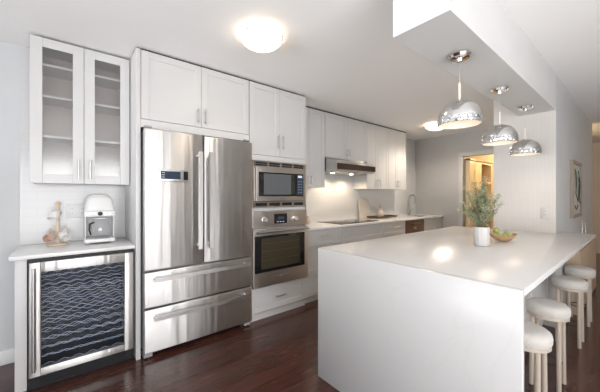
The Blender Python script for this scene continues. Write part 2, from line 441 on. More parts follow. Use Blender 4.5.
B().box(FD+.008, FD+.0095, .73, .765, 1.398, 1.468).build('button_strip', 'blackglass', p)
for k in range(3): B().box(FD+.0096, FD+.0102, .562, .585, 1.415+.018*k, 1.419+.018*k).build('icon', 'digits', p)
for y in (.47, 1.33): B().box(-2.474, -2.445, y-.028, y+.028, 1.797, 1.815, .006).build('hinge_cover', 'grey', t)
for y in (.47, 1.33): B().prism_axis([(-2.53,.0),(-2.445,.012),(-2.445,.038),(-2.53,.038)], y-.03, y+.03, 'y').build('foot', 'grey', t)
B().box(-2.56, -2.54, .44, 1.36, .004, .05).build('toe_grille', 'black', t)

# ---- oven tower
t = thing('oven_cabinet', 'tall white cabinet housing the microwave and wall oven', 'cabinet', (-2.75, 1.74, 0))
b = B(); b.box(-3.04, FX-.022, 1.376, 1.394, .07, 2.410).box(-3.04, FX-.022, 2.092, 2.110, .07, 2.410)
b.box(-3.04, -3.02, 1.394, 2.092, .07, 2.410)
for z0, z1 in ((.07,.088), (.318,.338), (1.108,1.140), (1.64,1.67), (2.38,2.410)): b.box(-3.02, FX-.022, 1.394, 2.092, z0, z1)
b.box(FX-.022, FX-.001, 1.376, 2.110, 1.625, 1.682).box(FX-.022, FX-.001, 1.376, 2.110, 1.106, 1.145)
b.box(FX-.022, FX-.001, 1.376, 1.396, .34, 1.625).box(FX-.022, FX-.001, 2.098, 2.110, .34, 1.625)
b.build('body', 'cab', t)
for y0, y1, s in ((1.378, 1.742, 1), (1.745, 2.109, -1)): door(FX, y0, y1, 1.685, 2.406, t, s, (1.762, 1.912))
d = front_panel(B(), FX, 1.378, 2.109, .078, .33).build('drawer', 'cab', t); h_handle(FX, 1.68, 1.82, .205, d)
B().box(-2.56, -2.50, 1.376, 2.110, 0, .066).build('toe_kick', 'cab', t)

t = thing('microwave_oven', 'built-in stainless microwave with dark window above the wall oven', 'microwave', (-2.7, 1.75, 1.15))
B().box(-2.95, -2.4795, 1.44, 2.05, 1.19, 1.60).build('body', 'grey', t)
b = B(); mx_ = -2.462
b.box(-2.476, mx_, 1.400, 1.425, 1.148, 1.624).box(-2.476, mx_, 2.070, 2.096, 1.148, 1.624)
b.box(-2.476, mx_, 1.425, 2.070, 1.612, 1.624).box(-2.476, mx_, 1.425, 2.070, 1.562, 1.572).box(-2.476, mx_, 1.425, 2.070, 1.195, 1.207).box(-2.476, mx_, 1.425, 2.070, 1.148, 1.162)
for k in range(5):
    y = 1.425+k*.645/4
    b.box(-2.476, mx_, y-.009, y+.009, 1.572, 1.612).box(-2.476, mx_, y-.009, y+.009, 1.162, 1.195)
b.box(-2.476, mx_-.006, 1.425, 2.07, 1.590, 1.594)
b.build('trim_frame', 'steelwarm', t)
B().box(-2.4785, -2.4765, 1.425, 2.07, 1.16, 1.616).build('vent_backing', 'black', t)
d = B().box(-2.476, -2.440, 1.430, 2.066, 1.212, 1.560, .004).build('door', 'steelwarm', t)
g = B().box(-2.4398, -2.4365, 1.458, 2.035, 1.262, 1.508, .001).build('glass_front', 'blackglass', d)
B().box(-2.4363, -2.4353, 1.515, 1.86, 1.28, 1.492).build('window', 'mwglass', g)
kp = B().box(-2.4363, -2.4353, 1.945, 2.025, 1.275, 1.498).build('control_panel', 'screen', g)
B().box(-2.4351, -2.4346, 1.955, 2.015, 1.465, 1.490).build('clock_display', 'digits', kp)
for r_ in range(5):
    for c_ in range(3): B().box(-2.4351, -2.4346, 1.957+.021*c_, 1.969+.021*c_, 1.30+.03*r_, 1.308+.03*r_).build('button', 'grey', kp)
B().box(-2.4398, -2.4390, 1.72, 1.80, 1.236, 1.243).build('badge', 'grey', d)

t = thing('wall_oven', 'built-in stainless wall oven with glass door and two knobs', 'oven', (-2.7, 1.75, .34))
ox = -2.458
B().box(-2.99, -2.475, 1.41, 2.088, .352, 1.10).build('body', 'grey', t)
cp = B().box(-2.474, ox, 1.398, 2.106, .945, 1.112, .003).build('control_panel', 'steelwarm', t)
B().box(ox, ox+.003, 1.655, 1.822, .975, 1.078).build('display', 'blackglass', cp)
B().box(ox+.0032, ox+.0038, 1.70, 1.78, 1.018, 1.046).build('clock_digits', 'screen', cp)
for y in (1.70, 1.735, 1.77): B().box(ox+.0032, ox+.0038, y-.01, y+.01, .99, .996).build('icon', 'digits', cp)
for y in (1.535, 1.935):
    k = B().lathe([(.0, .034), (.020, .034), (.0235, .028), (.0245, .004), (.029, .002), (.029, 0)], (ox+.0005, y, 1.023), 24, 'x').build('knob', 'chrome', cp)
d = B().box(-2.474, ox+.018, 1.398, 2.106, .343, .930, .006).build('door', 'steelwarm', t)
g = B().box(ox+.0182, ox+.021, 1.412, 2.055, .492, .862, .002).build('glass_front', 'blackglass', d)
B().box(ox+.0212, ox+.022, 1.485, 1.985, .525, .835).build('window', 'oveninner', g)
for z in (.61, .70, .78): B().box(ox+.0221, ox+.0226, 1.49, 1.98, z, z+.003).build('oven_rack', 'brown', g)
b = B().tube([(ox+.058, 1.42, .905), (ox+.058, 2.085, .905)], .012, 12)
for y in (1.45, 2.055): b.cyl((ox+.0185, y, .905), (ox+.058, y, .905), .009, 8)
b.build('handle', 'nickel', d)
B().box(ox+.0182, ox+.0188, 1.70, 1.80, .425, .434).build('badge', 'grey', d)

# ---- wall cabinets over the back counter
UX = -2.76
def wall_cab(label, y0, y1, z0, hz):
    t = thing('wall_cabinet', label, 'cabinet', (-2.9, (y0+y1)/2, z0), 'wall cabinets over the back counter')
    B().box(-3.04, UX-.022, y0+.001, y1-.001, z0, 2.410).build('body', 'cab', t)
    mid = (y0+y1)/2
    door(UX, y0+.002, mid-.0015, z0-.003, 2.407, t, 1, hz); door(UX, mid+.0015, y1-.002, z0-.003, 2.407, t, -1, hz)
    return t
wall_cab('white two-door wall cabinet between the oven tower and the range hood', 2.113, 2.688, 1.378, (1.41, 1.535))
t1 = wall_cab('short white wall cabinet directly above the range hood', 2.690, 3.600, 1.800, (1.835, 1.95))
wall_cab('white two-door wall cabinet just right of the range hood', 3.602, 4.18, 1.378, (1.41, 1.535))
wall_cab('white wall cabinet at the far end, nearest the faucet', 4.182, 4.745, 1.378, (1.41, 1.535))
B().box(-3.03, UX-.004, 2.115, 4.742, 2.4105, 2.4245).build('gap_shade_strip', 'gap_shade', t1, label='dark strip painted as the shade between cabinet tops and ceiling')

t = thing('range_hood', 'slim stainless under-cabinet range hood with two lit lamps over the cooktop', 'range hood', (-2.8, 3.1, 1.58))
prof = [(-3.035,1.60), (-2.57,1.60), (-2.545,1.615), (-2.545,1.70), (-2.575,1.725), (-2.745,1.775), (-2.745,1.796), (-3.035,1.796)]
B().prism_axis(prof, 2.695, 3.52, 'y').build('body', 'steel', t)
B().prism_axis([(-2.5445,1.617), (-2.538,1.622), (-2.538,1.69), (-2.5445,1.698)], 2.70, 3.515, 'y').build('front_glass', 'hoodglass', t)
B().box(-3.0, -2.60, 2.75, 3.46, 1.593, 1.5995).build('filter', 'nickel', t)
for y in (2.92, 3.32):
    B().lathe([(0,0),(.028,0),(.03,.005)], (-2.84, y, 1.587), 20).build('lamp', 'hoodlamp', t)
    spot('hood_light', (-2.84, y, 1.578), 10, (1.0,.80,.58), math.radians(155), .03)

# ---- base cabinets
BX = -2.50
def base_cab(label, y0, y1, zs, handles=True, doors=False):
    t = thing('base_cabinet', label, 'cabinet', (-2.75, (y0+y1)/2, 0), 'base cabinets along the back wall')
    if doors and not handles and y1 > 5:      # open-topped carcass that takes the sink
        B().box(-3.03, BX-.022, y0+.001, y1-.001, .07, .66).box(BX-.05, BX-.022, y0+.001, y1-.001, .66, .857).build('body', 'cab', t)
    else: B().box(-3.03, BX-.022, y0+.001, y1-.001, .07, .857).build('body', 'cab', t)
    B().box(-2.60, -2.535, y0+.001, y1-.001, 0, .069).build('toe_kick', 'cab', t)
    mid = (y0+y1)/2
    for z0, z1 in zs:
        d = front_panel(B(), BX, y0+.002, y1-.002, z0, z1, .045).build('drawer', 'cab', t)
        if handles: h_handle(BX, mid-.075, mid+.075, (z0+z1)/2+.02, d)
    if doors:
        door(BX, y0+.002, mid-.0015, .078, .66, t, 1, (.5,.63)); door(BX, mid+.0015, y1-.002, .078, .66, t, -1, (.5,.63))
    return t
ZS = ((.078,.335), (.340,.655), (.660,.852))
base_cab('white drawer base cabinet beside the oven tower', 2.113, 2.74, ZS)
base_cab('white base cabinet under the cooktop', 2.742, 3.64, ((.660,.852),), False, True)
base_cab('white drawer base cabinet left of the brown dishwasher', 3.642, 4.275, ZS)
base_cab('white sink base cabinet at the far end, right of the brown dishwasher', 4.895, 5.592, ((.665,.852),), False, True)
t = thing('dishwasher', 'dark brown fronted dishwasher below the faucet', 'dishwasher', (-2.75, 4.58, 0))
B().box(-3.0, BX-.03, 4.280, 4.890, .07, .855).build('body', 'grey', t)
d = B().box(BX-.03, BX+.004, 4.283, 4.887, .08, .852, .004).build('door', 'brown', t)
h_handle(BX+.004, 4.45, 4.75, .79, d, 'brown', .008, .035)
B().box(BX+.0042, BX+.006, 4.54, 4.62, .70, .735).build('badge', 'nickel', d)
B().box(BX-.06, BX-.031, 4.283, 4.887, 0, .068).build('toe_kick', 'black', t)

SK = (-2.92, -2.60, 4.93, 5.43)    # sink cut-out
b = B(); z0, z1 = .859, .886
b.box(-3.041, -2.47, 2.113, SK[2], z0, z1, .002).box(-3.041, -2.47, SK[3], 5.598, z0, z1, .002)
b.box(-3.041, SK[0], SK[2], SK[3], z0, z1).box(SK[1], -2.47, SK[2], SK[3], z0, z1)
o = b.build('worktop', 'quartz_lightened'); tag(o, 'long white quartz counter along the back wall with cooktop and sink', 'countertop')
t = thing('sink', 'undermount dark stainless sink in the back counter', 'sink', (-2.76, 5.11, .70))
b = B(); a0, a1, c0, c1 = SK
b.box(a0-.004, a0-.001+.004, c0+.004, c1-.004, .69, .857).box(a1-.003, a1+.003, c0+.004, c1-.004, .69, .857)
b.box(a0+.003, a1-.003, c0+.003, c0+.008, .69, .857).box(a0+.003, a1-.003, c1-.008, c1-.003, .69, .857).box(a0, a1, c0+.004, c1-.004, .685, .690)
b.build('basin', 'nickel', t); B().lathe([(0,.006),(.03,.006),(.035,0)], (-2.76, 5.18, .6905), 16).build('drain', 'chrome', t)

t = thing('faucet', 'tall gooseneck chrome kitchen faucet on the back counter', 'faucet', (-2.955, 5.20, .887))
fx, fy = -2.955, 5.20
b = B().lathe([(0,0),(.028,0),(.028,.01),(.02,.018),(.018,.06),(.014,.065)], (fx, fy, .887), 16)
pts = [(fx, fy, .94+.056*i) for i in range(6)] + [(fx+.062-.062*math.cos(a*PI/8), fy, 1.22+.062*math.sin(a*PI/8)) for a in range(1, 9)]
b.tube(pts, .014, 12); b.build('spout', 'faucetmetal', t)
B().tube([(fx+.124, fy, 1.22), (fx+.124, fy, 1.12)], [.017, .019], 12).build('spray_head', 'faucetmetal', t)
B().tube([(fx, fy+.015, .955), (fx+.01, fy+.045, .965), (fx+.03, fy+.10, 1.01)], [.009,.007,.006], 8).build('lever', 'faucetmetal', t)

t = thing('cooktop', 'black glass cooktop on the back counter under the hood', 'cooktop', (-2.76, 3.17, .887))
B().box(-3.0, -2.53, 2.76, 3.60, .887, .894, .003).build('glass_top', 'blackglass', t)
for x, y, r in ((-2.88,2.95,.08), (-2.66,2.95,.10), (-2.88,3.35,.10), (-2.66,3.35,.075)):
    B().lathe([(r-.003,.0003),(r-.003,.0008),(r,.0008),(r,.0003)], (x, y, .8942), 32).build('burner_ring', 'grey', t)
B().box(-2.555, -2.54, 3.1, 3.3, .8942, .8947).build('control_strip', 'grey', t)

# small things on the back counter
t = thing('wooden_jar', 'small tan wooden canister on the back counter right beside the oven tower', 'jar', (-2.90, 2.36, .887))
B().lathe([(0,0),(.032,0),(.036,.008),(.036,.06),(.034,.064)], (-2.90, 2.36, .887), 20, cap=True).build('body', 'bowlwood', t)
B().lathe([(.036,.0645),(.036,.078),(.0,.080)], (-2.90, 2.36, .887), 20).build('lid', 'tan', t)
t = thing('round_jar', 'small round pinkish ball-shaped jar next to the tan wooden canister', 'jar', (-2.86, 2.47, .887))
B().lathe([(0,0),(.02,0),(.036,.02),(.042,.043),(.034,.07),(.018,.082),(.018,.088),(0,.088)], (-2.86, 2.47, .887), 20).build('body', 'pinkmug', t)
B().lathe([(0,0),(.012,.002),(.012,.012),(0,.016)], (-2.86, 2.47, .9755), 12).build('knob', 'bowlwood', t)
t = thing('cutting_board', 'tall rounded grey-beige cutting board leaning on the backsplash right of the cooktop', 'cutting board', (-2.99, 3.83, .887))
pts = [(3.70, .887), (3.98, .887)]
for k in range(9): a = k*PI/16; pts.append((3.89+.09*math.cos(a), 1.13+.09*math.sin(a)))
for k in range(9): a = PI/2+k*PI/16; pts.append((3.79+.09*math.cos(a), 1.13+.09*math.sin(a)))
B().prism_axis(pts, -2.985, -2.968, 'x').rot(-.13, 'Y', (-2.985, 3.8, .887)).build('board', 'greybeige', t)
t = thing('serving_tray', 'low dark tray in front of the leaning cutting board', 'tray', (-2.84, 4.15, .887))
b = B().box(-2.96, -2.76, 3.86, 4.46, .900, .908, .003).box(-2.96, -2.95, 3.86, 4.46, .908, .925).box(-2.77, -2.76, 3.86, 4.46, .908, .925).box(-2.95, -2.77, 3.86, 3.87, .908, .925).box(-2.95, -2.77, 4.45, 4.46, .908, .925)
b.build('base', 'brown', t)
for x in (-2.94, -2.78):
    for y in (3.9, 4.42): B().cyl((x, y, .887), (x, y, .901), .008, 10).build('foot', 'black', t)
t = thing('stoneware_bottle', 'beige stoneware bottle standing on the dark tray', 'vase', (-2.86, 4.10, .909))
B().lathe([(0,0),(.045,0),(.055,.02),(.057,.06),(.045,.095),(.02,.115),(.017,.15),(.02,.155)], (-2.86, 4.10, .909), 24).build('body', 'taupe', t)
B().lathe([(.0,.156),(.017,.156),(.02,.163),(.016,.178),(0,.18)], (-2.86, 4.10, .909), 16).build('stopper', 'bowlwood', t)

# ---- things on the left counter
mt = (-2.90, -.075, .887)
t = thing('mug_tree', 'wooden mug tree standing on the left counter', 'mug tree', mt)
B().lathe([(0,0),(.066,0),(.066,.010),(.060,.014),(0,.014)], mt, 28).build('base', 'oak', t)
B().lathe([(.012,.014),(.012,.30),(.017,.305),(.017,.325),(.011,.335),(0,.337)], mt, 14).build('post', 'oak', t)
def peg(dx, dy, z): B().tube([(mt[0]+dx*.01, mt[1]+dy*.01, z), (mt[0]+dx*.07, mt[1]+dy*.07, z+.035)], .0055, 8).build('peg', 'oak', t)
peg(.75, -.66, .985); peg(.6, .8, .985); peg(.97, .1, 1.115); peg(-.9, .3, 1.10)
def mug(name, label, m, loc, ax):
    t = thing(name, label, 'mug', loc, 'mugs on the mug tree'); l = Vector(loc)
    prof = [(r_*.8, z_*.8) for r_, z_ in [(0,-.038),(.030,-.038),(.037,-.030),(.040,.0),(.041,.040),(.038,.040),(.036,.0),(.032,-.030),(0,-.032)]]
    b = B().lathe(prof, loc, 28)
    q = Vector((0,0,1)).rotation_difference(Vector(ax).normalized()).to_matrix()
    bmesh.ops.rotate(b.bm, cent=l, matrix=q, verts=b.bm.verts[:]); b.build('cup', m, t)
    h = B().tube([(loc[0]+.032+.017*math.sin(PI*i/10), loc[1], loc[2]-.019+.038*i/10) for i in range(11)], .004, 8)
    hd = Vector((0,0,1)) - Vector(ax).normalized()*Vector(ax).normalized().z
    # turn the handle so that it sits on the upper side of the tilted cup
    if hd.length > .2:
        hd.normalize(); az = Vector(ax).normalized(); third = az.cross(hd)
        mt3 = Matrix((hd, third, az)).transposed()
        bmesh.ops.rotate(h.bm, cent=l, matrix=mt3, verts=h.bm.verts[:])
    h.build('handle', m, t)
mug('coffee_mug', 'blush pink mug hanging low on the left of the mug tree, mouth outward', 'pinkmug', (mt[0]+.050, mt[1]-.044, .952), (.85, -.35, -.12))
mug('coffee_mug', 'white mug hanging low on the right of the mug tree', 'whitemug', (mt[0]+.048, mt[1]+.036, .957), (.80, .45, -.40))
mug('coffee_mug', 'white mug hanging near the top of the mug tree', 'whitemug', (mt[0]+.070, mt[1]-.020, 1.120), (.5, -.2, -.75))

cm = (-2.85, .185, .887)
t = thing('coffee_maker', 'white retro drip coffee maker on the left counter', 'coffee maker', cm)
x0, x1, y0, y1 = -2.96, -2.75, .085, .285
B().box(x0, x1+.03, y0, y1, .900, .930, .010, 3).build('base', 'whiteplastic', t)
B().box(x0, x0+.07, y0+.004, y1-.004, .930, 1.105, .008, 3).build('water_tank', 'palegrey', t)
b = B().box(x0+.07, x1-.005, y0+.004, y0+.012, .930, 1.105, .002).box(x0+.07, x1-.005, y1-.012, y1-.004, .930, 1.105, .002); b.build('side_wall', 'palegrey', t)
B().box(x0, x1+.015, y0, y1, 1.100, 1.150, .012, 3).build('control_band', 'whiteplastic', t)
def sq_lathe(rows, cx, cy):
    b = B(); rings = []
    for hx, hy, r, z in rows:
        ring = []
        for q, (sx, sy) in enumerate(((1,1),(-1,1),(-1,-1),(1,-1))):
            for k in range(6):
                a = q*PI/2 + k*PI/10
                ring.append(b.bm.verts.new((cx+sx*(hx-r)+r*math.cos(a), cy+sy*(hy-r)+r*math.sin(a), z)))
        rings.append(ring)
    n = len(rings[0])
    for p_, q_ in zip(rings, rings[1:]):
        for k in range(n): b.bm.faces.new((p_[k], p_[(k+1)%n], q_[(k+1)%n], q_[k]))
    b.bm.faces.new(rings[0][::-1]); b.bm.faces.new(rings[-1]); return b
cxm, cym = (x0+x1+.015)/2, (y0+y1)/2
sq_lathe([(.110,.099,.03,1.151),(.107,.095,.04,1.19),(.100,.086,.045,1.235),(.090,.076,.05,1.258),(.078,.066,.05,1.266)], cxm, cym).build('top_housing', 'whiteplastic', t)
sq_lathe([(.072,.062,.045,1.267),(.070,.060,.045,1.276),(.055,.047,.04,1.281)], cxm, cym).build('lid', 'whiteplastic', t)
for k, y in enumerate((.125, .155, .215, .245)):
    B().lathe([(0,.006),(.006,.006),(.0065,0)], (x1+.0155, y, 1.126), 12, 'x').build('button', 'nickel', t)
B().lathe([(0,.005),(.0155,.005),(.017,0)], (x1+.0155, 1.0*.185, 1.126), 20, 'x').build('display', 'black', t)
c = B().lathe([(0,0),(.055,0),(.070,.02),(.072,.075),(.060,.125),(.050,.14),(.053,.15)], (-2.815, .19, .9315), 28).build('carafe', 'carafe', t)
B().lathe([(.054,.1505),(.054,.160),(0,.166)], (-2.815, .19, .9315), 24).build('carafe_lid', 'whiteplastic', c)
B().tube([(-2.76, .145, 1.055), (-2.725, .118, 1.05), (-2.72, .115, 1.0), (-2.735, .125, .965)], [.006,.007,.006,.005], 10).build('carafe_handle', 'black', c)
B().box(-2.77, -2.718, .15, .25, .931, .935, .001).build('drip_grid', 'grey', t)
for y in (.105, .265): B().cyl((x1+.01, y, .887), (x1+.01, y, .901), .012, 10).build('foot', 'grey', t)
B().cyl((x0+.02, .185, .887), (x0+.02, .185, .901), .012, 10).build('foot', 'grey', t)

def outlet(name, label, axis, c, wide):
    t = thing(name, label, 'outlet', c)
    if axis == 'x':
        p = B().box(c[0], c[0]+.006, c[1]-wide/2, c[1]+wide/2, c[2]-.058, c[2]+.058, .002).build('cover_plate', 'whiteplastic', t)
        n = max(1, round(wide/.07)); 
        for k in range(n):
            y = c[1]-wide/2+wide*(k+.5)/n
            s = B().box(c[0]+.006, c[0]+.008, y-.017, y+.017, c[2]-.034, c[2]+.034, .001).build('socket', 'whiteplastic', p)
            for dz in (-.018, .018):
                for dy in (-.006, .006): B().box(c[0]+.0081, c[0]+.0084, y+dy-.001, y+dy+.001, c[2]+dz-.004, c[2]+dz+.004).build('slot', 'black', t)
    else:
        p = B().box(c[0]-wide/2, c[0]+wide/2, c[1]-.006, c[1], c[2]-.058, c[2]+.058, .002).build('cover_plate', 'outletplate', t)
        s = B().box(c[0]-.017, c[0]+.017, c[1]-.008, c[1]-.006, c[2]-.034, c[2]+.034, .001).build('socket', 'outletplate', p)
        for dz in (-.018, .018):
            for dx in (-.006, .006): B().box(c[0]+dx-.001, c[0]+dx+.001, c[1]-.0085, c[1]-.0081, c[2]+dz-.004, c[2]+dz+.004).build('slot', 'black', t)
outlet('wall_outlet', 'white wall outlet on the tile between mug tree and coffee maker', 'x', (-3.0415, .045, 1.14), .14)
outlet('wall_outlet', 'white wall outlet on the tiled wall end above the island', 'y', (-.625, 3.6115, 1.10), .07)

# ------------------------------------------------------------------ island
t = thing('kitchen_island', 'large white quartz waterfall island with stools along its right side', 'kitchen island', (-.9, 2.4, 0))
B().prism([(-1.46,1.384), (-.302,1.384), (-.302,3.88), (-.543,3.88), (-.543,3.608), (-1.46,3.608)], .872, .901, .0015).build('worktop', 'quartz', t)
B().box(-1.46, -.302, 1.353, 1.3835, 0, .901, .0015).build('waterfall_end', 'quartz', t)
b = B().box(-1.44, -.62, 1.384, 3.606, .08, .871).box(-1.40, -.64, 1.384, 3.6, .001, .08)
for k in range(4): front_panel(b, -.60, 1.39+k*.553, 1.39+(k+1)*.553-.004, .09, .868, .06, .0195)
b.build('body', 'cab', t)

# pendants
def pendant(loc, label, drop=0):
    x, y, z = loc
    t = thing('pendant_lamp', label, 'pendant lamp', loc, 'dome pendants over the island')
    B().lathe([(0,-.001),(.058,-.001),(.060,-.012),(.050,-.026),(.018,-.030),(.014,-.045),(0,-.045)], loc, 32).build('canopy', 'chrome', t)
    B().cyl((x, y, z-.045), (x, y, z-.17-drop), .0022, 8).build('cord', 'nickel', t)
    B().cyl((x, y, z-.17-drop), (x, y, z-.262-drop), .006, 10).build('rod', 'rimwhite', t)
    R0, H = .113, .142
    zt = z-.268-drop
    outer = [(R0*math.sin(a), zt-H*.74+H*.74*math.cos(a)) for a in [PI/2*i/14 for i in range(15)]]
    outer = [(max(r, .0), h) for r, h in outer]
    o = B().lathe([(r, h-z) for r, h in outer] + [(R0, zt-H-z), (R0-.003, zt-H-z)] , loc, 48).build('shade', 'shade', t)
    inner = [(r*.97, h-z-.004) for r, h in outer] + [(R0-.0032, zt-H+.001-z)]
    B().lathe(inner, loc, 48).build('shade_lining', 'rimwhite', t)
    B().lathe([(R0+.001, zt-H*.72-z), (R0+.0035, zt-H*.75-z), (R0+.0035, zt-H*.98-z), (R0+.001, zt-H-z)], loc, 48).build('rim_band', 'crystal', t)
    B().lathe([(0, zt-.045-z), (.02, zt-.05-z), (.028, zt-.075-z), (.02, zt-.098-z), (0, zt-.103-z)], loc, 20).build('bulb', 'bulb', t)
    B().cyl((x, y, zt-.012), (x, y, zt-.046), .014, 12).build('socket', 'rimwhite', t)
    spot('pendant_light', (x, y, zt-.115), 2.5, WARM, math.radians(150), .05)
m = mc = M['crystal'] = mat('faceted_chrome_band', (.80,.82,.84), .12, 1.)
vo = N(mc, 'ShaderNodeTexVoronoi'); vo.inputs['Scale'].default_value = 55; L(mc, coords(mc), vo.inputs['Vector']); bump(mc, vo.outputs['Distance'], .8, .01)
M['shade'] = mat('chrome_dome', (.70,.70,.69), .13, 1.)
pendant((-.683, 1.749, 2.09), 'nearest chrome dome pendant over the island')
pendant((-.706, 2.539, 2.09), 'middle chrome dome pendant over the island', .012)
pendant((-.70, 3.23, 2.09), 'farthest chrome dome pendant, nearest the tiled wall end', .034)

# ceiling lights
def ceil_light(label, x, y, m, power, r=.148):
    c = (x, y, CEIL)
    t = thing('ceiling_light', label, 'ceiling light', c)
    B().lathe([(0,-.001),(r*.75,-.001),(r*.75,-.018),(0,-.018)], c, 32).build('base', 'trim', t)
    B().lathe([(r,-.028),(r*.97,-.044),(r*.80,-.068),(r*.5,-.087),(r*.2,-.094),(0,-.095)], c, 40).build('glass_bowl', m, t)
    B().lathe([(r+.002,-.024),(r+.004,-.029),(r-.004,-.032),(r-.008,-.026),(r+.002,-.024)], c, 40).build('rim', 'rimwhite', t)
    for k in range(3):
        a = k*2*PI/3+.9
        B().box(x+r*math.cos(a)-.006, x+r*math.cos(a)+.006, y+r*math.sin(a)-.006, y+r*math.sin(a)+.006, CEIL-.04, CEIL-.002).build('clip', 'nickel', t)
    spot('ceiling_lamp', (x, y, CEIL-.11), power, (1.0, .86, .71), math.radians(165), .1)
ceil_light('lit frosted glass bowl light on the ceiling in front of the refrigerator', -1.745, 1.065, 'lampglass', 6)
ceil_light('lit glass bowl ceiling light farther back, partly behind the nearest pendant', -2.14, 4.60, 'lampglass2', 62, .17)
point('next_room_lamp', (-1.5, 6.9, 2.2), 45, (1.0, .76, .40), .12)
point('hall_lamp', (1.4, 7.4, 1.1), 9, (1.0, .78, .55), .15)

# ------------------------------------------------------------------ stools
def stool(loc, label):
    t = thing('bar_stool', label, 'stool', loc, 'round stools along the island')
    X, Y = loc[0], loc[1]; r = .116
    B().lathe([(0,.552),(r*.6,.552),(r*.85,.547),(r*.97,.534),(r*1.0,.515),(r*.99,.492),(r*.95,.482),(0,.482)], (X, Y, 0), 36).build('cushion', 'cushion', t)
    B().lathe([(0,.4815),(r*.93,.4815),(r*.95,.478),(r*.95,.462),(r*.92,.460),(0,.460)], (X, Y, 0), 36).build('seat_base', 'beech', t)
    for sx in (-1, 1):
        for sy in (-1, 1):
            B().tube([(X+sx*.066, Y+sy*.070, .4598), (X+sx*.070, Y+sy*.085, 0)], [.0135,.0125], 12).build('leg', 'beech', t)
    n = 36
    B().tube([(X+.070*math.cos(2*PI*i/n), Y+.070*math.sin(2*PI*i/n), .165) for i in range(n)], .0045, 8, closed=True).build('foot_ring', 'black', t)
    return t
s0 = stool((-.42, 1.94, 0), 'nearest cream round stool, cut off by the island corner')
dup(s0, (-.42, 2.50, 0), 'second cream round stool from the front of the island')
dup(s0, (-.42, 3.37, 0), 'third cream round stool from the front of the island')
dup(s0, (-.423, 3.98, 0), 'farthest cream round stool, beside the slatted sideboard')

# ------------------------------------------------------------------ potted plant and fruit
pc = (-.765, 2.345, .902)
t = thing('potted_plant', 'leafy grey-green branches in a white faceted pot on the island', 'potted plant', pc)
b = B()
def facet(r, z): return [(pc[0]+r*math.cos(2*PI*k/12), pc[1]+r*math.sin(2*PI*k/12), pc[2]+z) for k in range(12)]
rows = [facet(.044,0), facet(.049,.006), facet(.054,.138), facet(.048,.138), facet(.046,.11)]
rv = [[b.bm.verts.new(p) for p in row] for row in rows]
for a, c in zip(rv, rv[1:]):
    for k in range(12): b.bm.faces.new((a[k], a[(k+1)%12], c[(k+1)%12], c[k]))
b.bm.faces.new(rv[0][::-1]); b.bm.faces.new(rv[-1]); b.build('pot', 'pot', t, smooth=False)
leaf = B()
def add_leaf(p, d, n, ln, wd):
    d = d.normalized(); s = d.cross(n).normalized(); n = s.cross(d)
    pts = [p, p+d*ln*.35+s*wd*.5+n*wd*.12, p+d*ln, p+d*ln*.35-s*wd*.5+n*wd*.12, p+d*ln*.5-n*wd*.08]
    v = [leaf.bm.verts.new(q) for q in pts]
    leaf.bm.faces.new((v[0], v[1], v[4])); leaf.bm.faces.new((v[1], v[2], v[4])); leaf.bm.faces.new((v[2], v[3], v[4])); leaf.bm.faces.new((v[3], v[0], v[4]))
tips = []
for k in range(40):
    a = R.uniform(0, 2*PI); sp = R.uniform(.02, .135) if k > 5 else R.uniform(0, .05)
    h = R.uniform(.20, .36) if sp < .08 else R.uniform(.12, .27)
    tips.append((sp*math.cos(a), sp*math.sin(a), h))
# the taller outward sprays seen left and right in the photograph
rv_ = Vector((.775*0+.632, .775, 0)).normalized()
for s, h in ((-.15,.20), (-.165,.145), (-.12,.30), (.13,.24), (.15,.19), (.02,.37), (.05,.37), (-.05,.33)):
    tips.append((rv_.x*s, rv_.y*s, h))
for dx, dy, h in tips:
    base = Vector((pc[0]+dx*.12, pc[1]+dy*.12, pc[2]+.112)); tip = Vector((pc[0]+dx, pc[1]+dy, pc[2]+.12+h))
    mid = base.lerp(tip, .5) + Vector((-dx*.18, -dy*.18, .02))
    pts = []
    for i in range(9):
        u = i/8; pts.append(base*(1-u)**2 + mid*2*u*(1-u) + tip*u*u)
    B().tube(pts, [.0022-.0014*i/8 for i in range(9)], 5).build('stem', 'stem', t)
    for i in range(2, 9):
        for q in range(14):
            p = pts[i] + Vector((R.uniform(-.012,.012), R.uniform(-.012,.012), R.uniform(-.016,.016)))
            d = Vector((R.uniform(-1,1), R.uniform(-1,1), R.uniform(-.3,.9)))
            add_leaf(p, d, Vector((R.uniform(-.5,.5), R.uniform(-.5,.5), 1)), R.uniform(.013,.022), R.uniform(.008,.0125))
leaf.build('foliage', 'leaf', t, smooth=False)

bc = Vector((-.722, 2.68, .902))
t = thing('fruit_bowl', 'boat-shaped wooden bowl of green fruit behind the potted plant', 'bowl', bc)
ang = math.atan2(.775, .632)
def boat(b, k, zoff, flip=False):
    n = 28; rings = []
    for f, z in ((.30,.002), (.62,.010), (.85,.026), (1.0,.046)):
        ring = []
        for i in range(n):
            a = 2*PI*i/n; lx = (.108*f*math.cos(a))*k; ly = .062*f*math.sin(a)*k
            zz = z*1.0 + .020*f*abs(math.cos(a))**2.5 + zoff
            ring.append(b.bm.verts.new((bc.x+lx*math.cos(ang)-ly*math.sin(ang), bc.y+lx*math.sin(ang)+ly*math.cos(ang), bc.z+zz)))
        rings.append(ring)
    for p_, q_ in zip(rings, rings[1:]):
        for i in range(n): b.bm.faces.new((p_[i], p_[(i+1)%n], q_[(i+1)%n], q_[i]))
    b.bm.faces.new(rings[0]); return rings
b = B(); ro = boat(b, 1, 0)[-1]; ri = boat(b, .955, .0035)[-1]
for i in range(28): b.bm.faces.new((ro[i], ro[(i+1)%28], ri[(i+1)%28], ri[i]))
b.build('bowl', 'bowlwood', t)
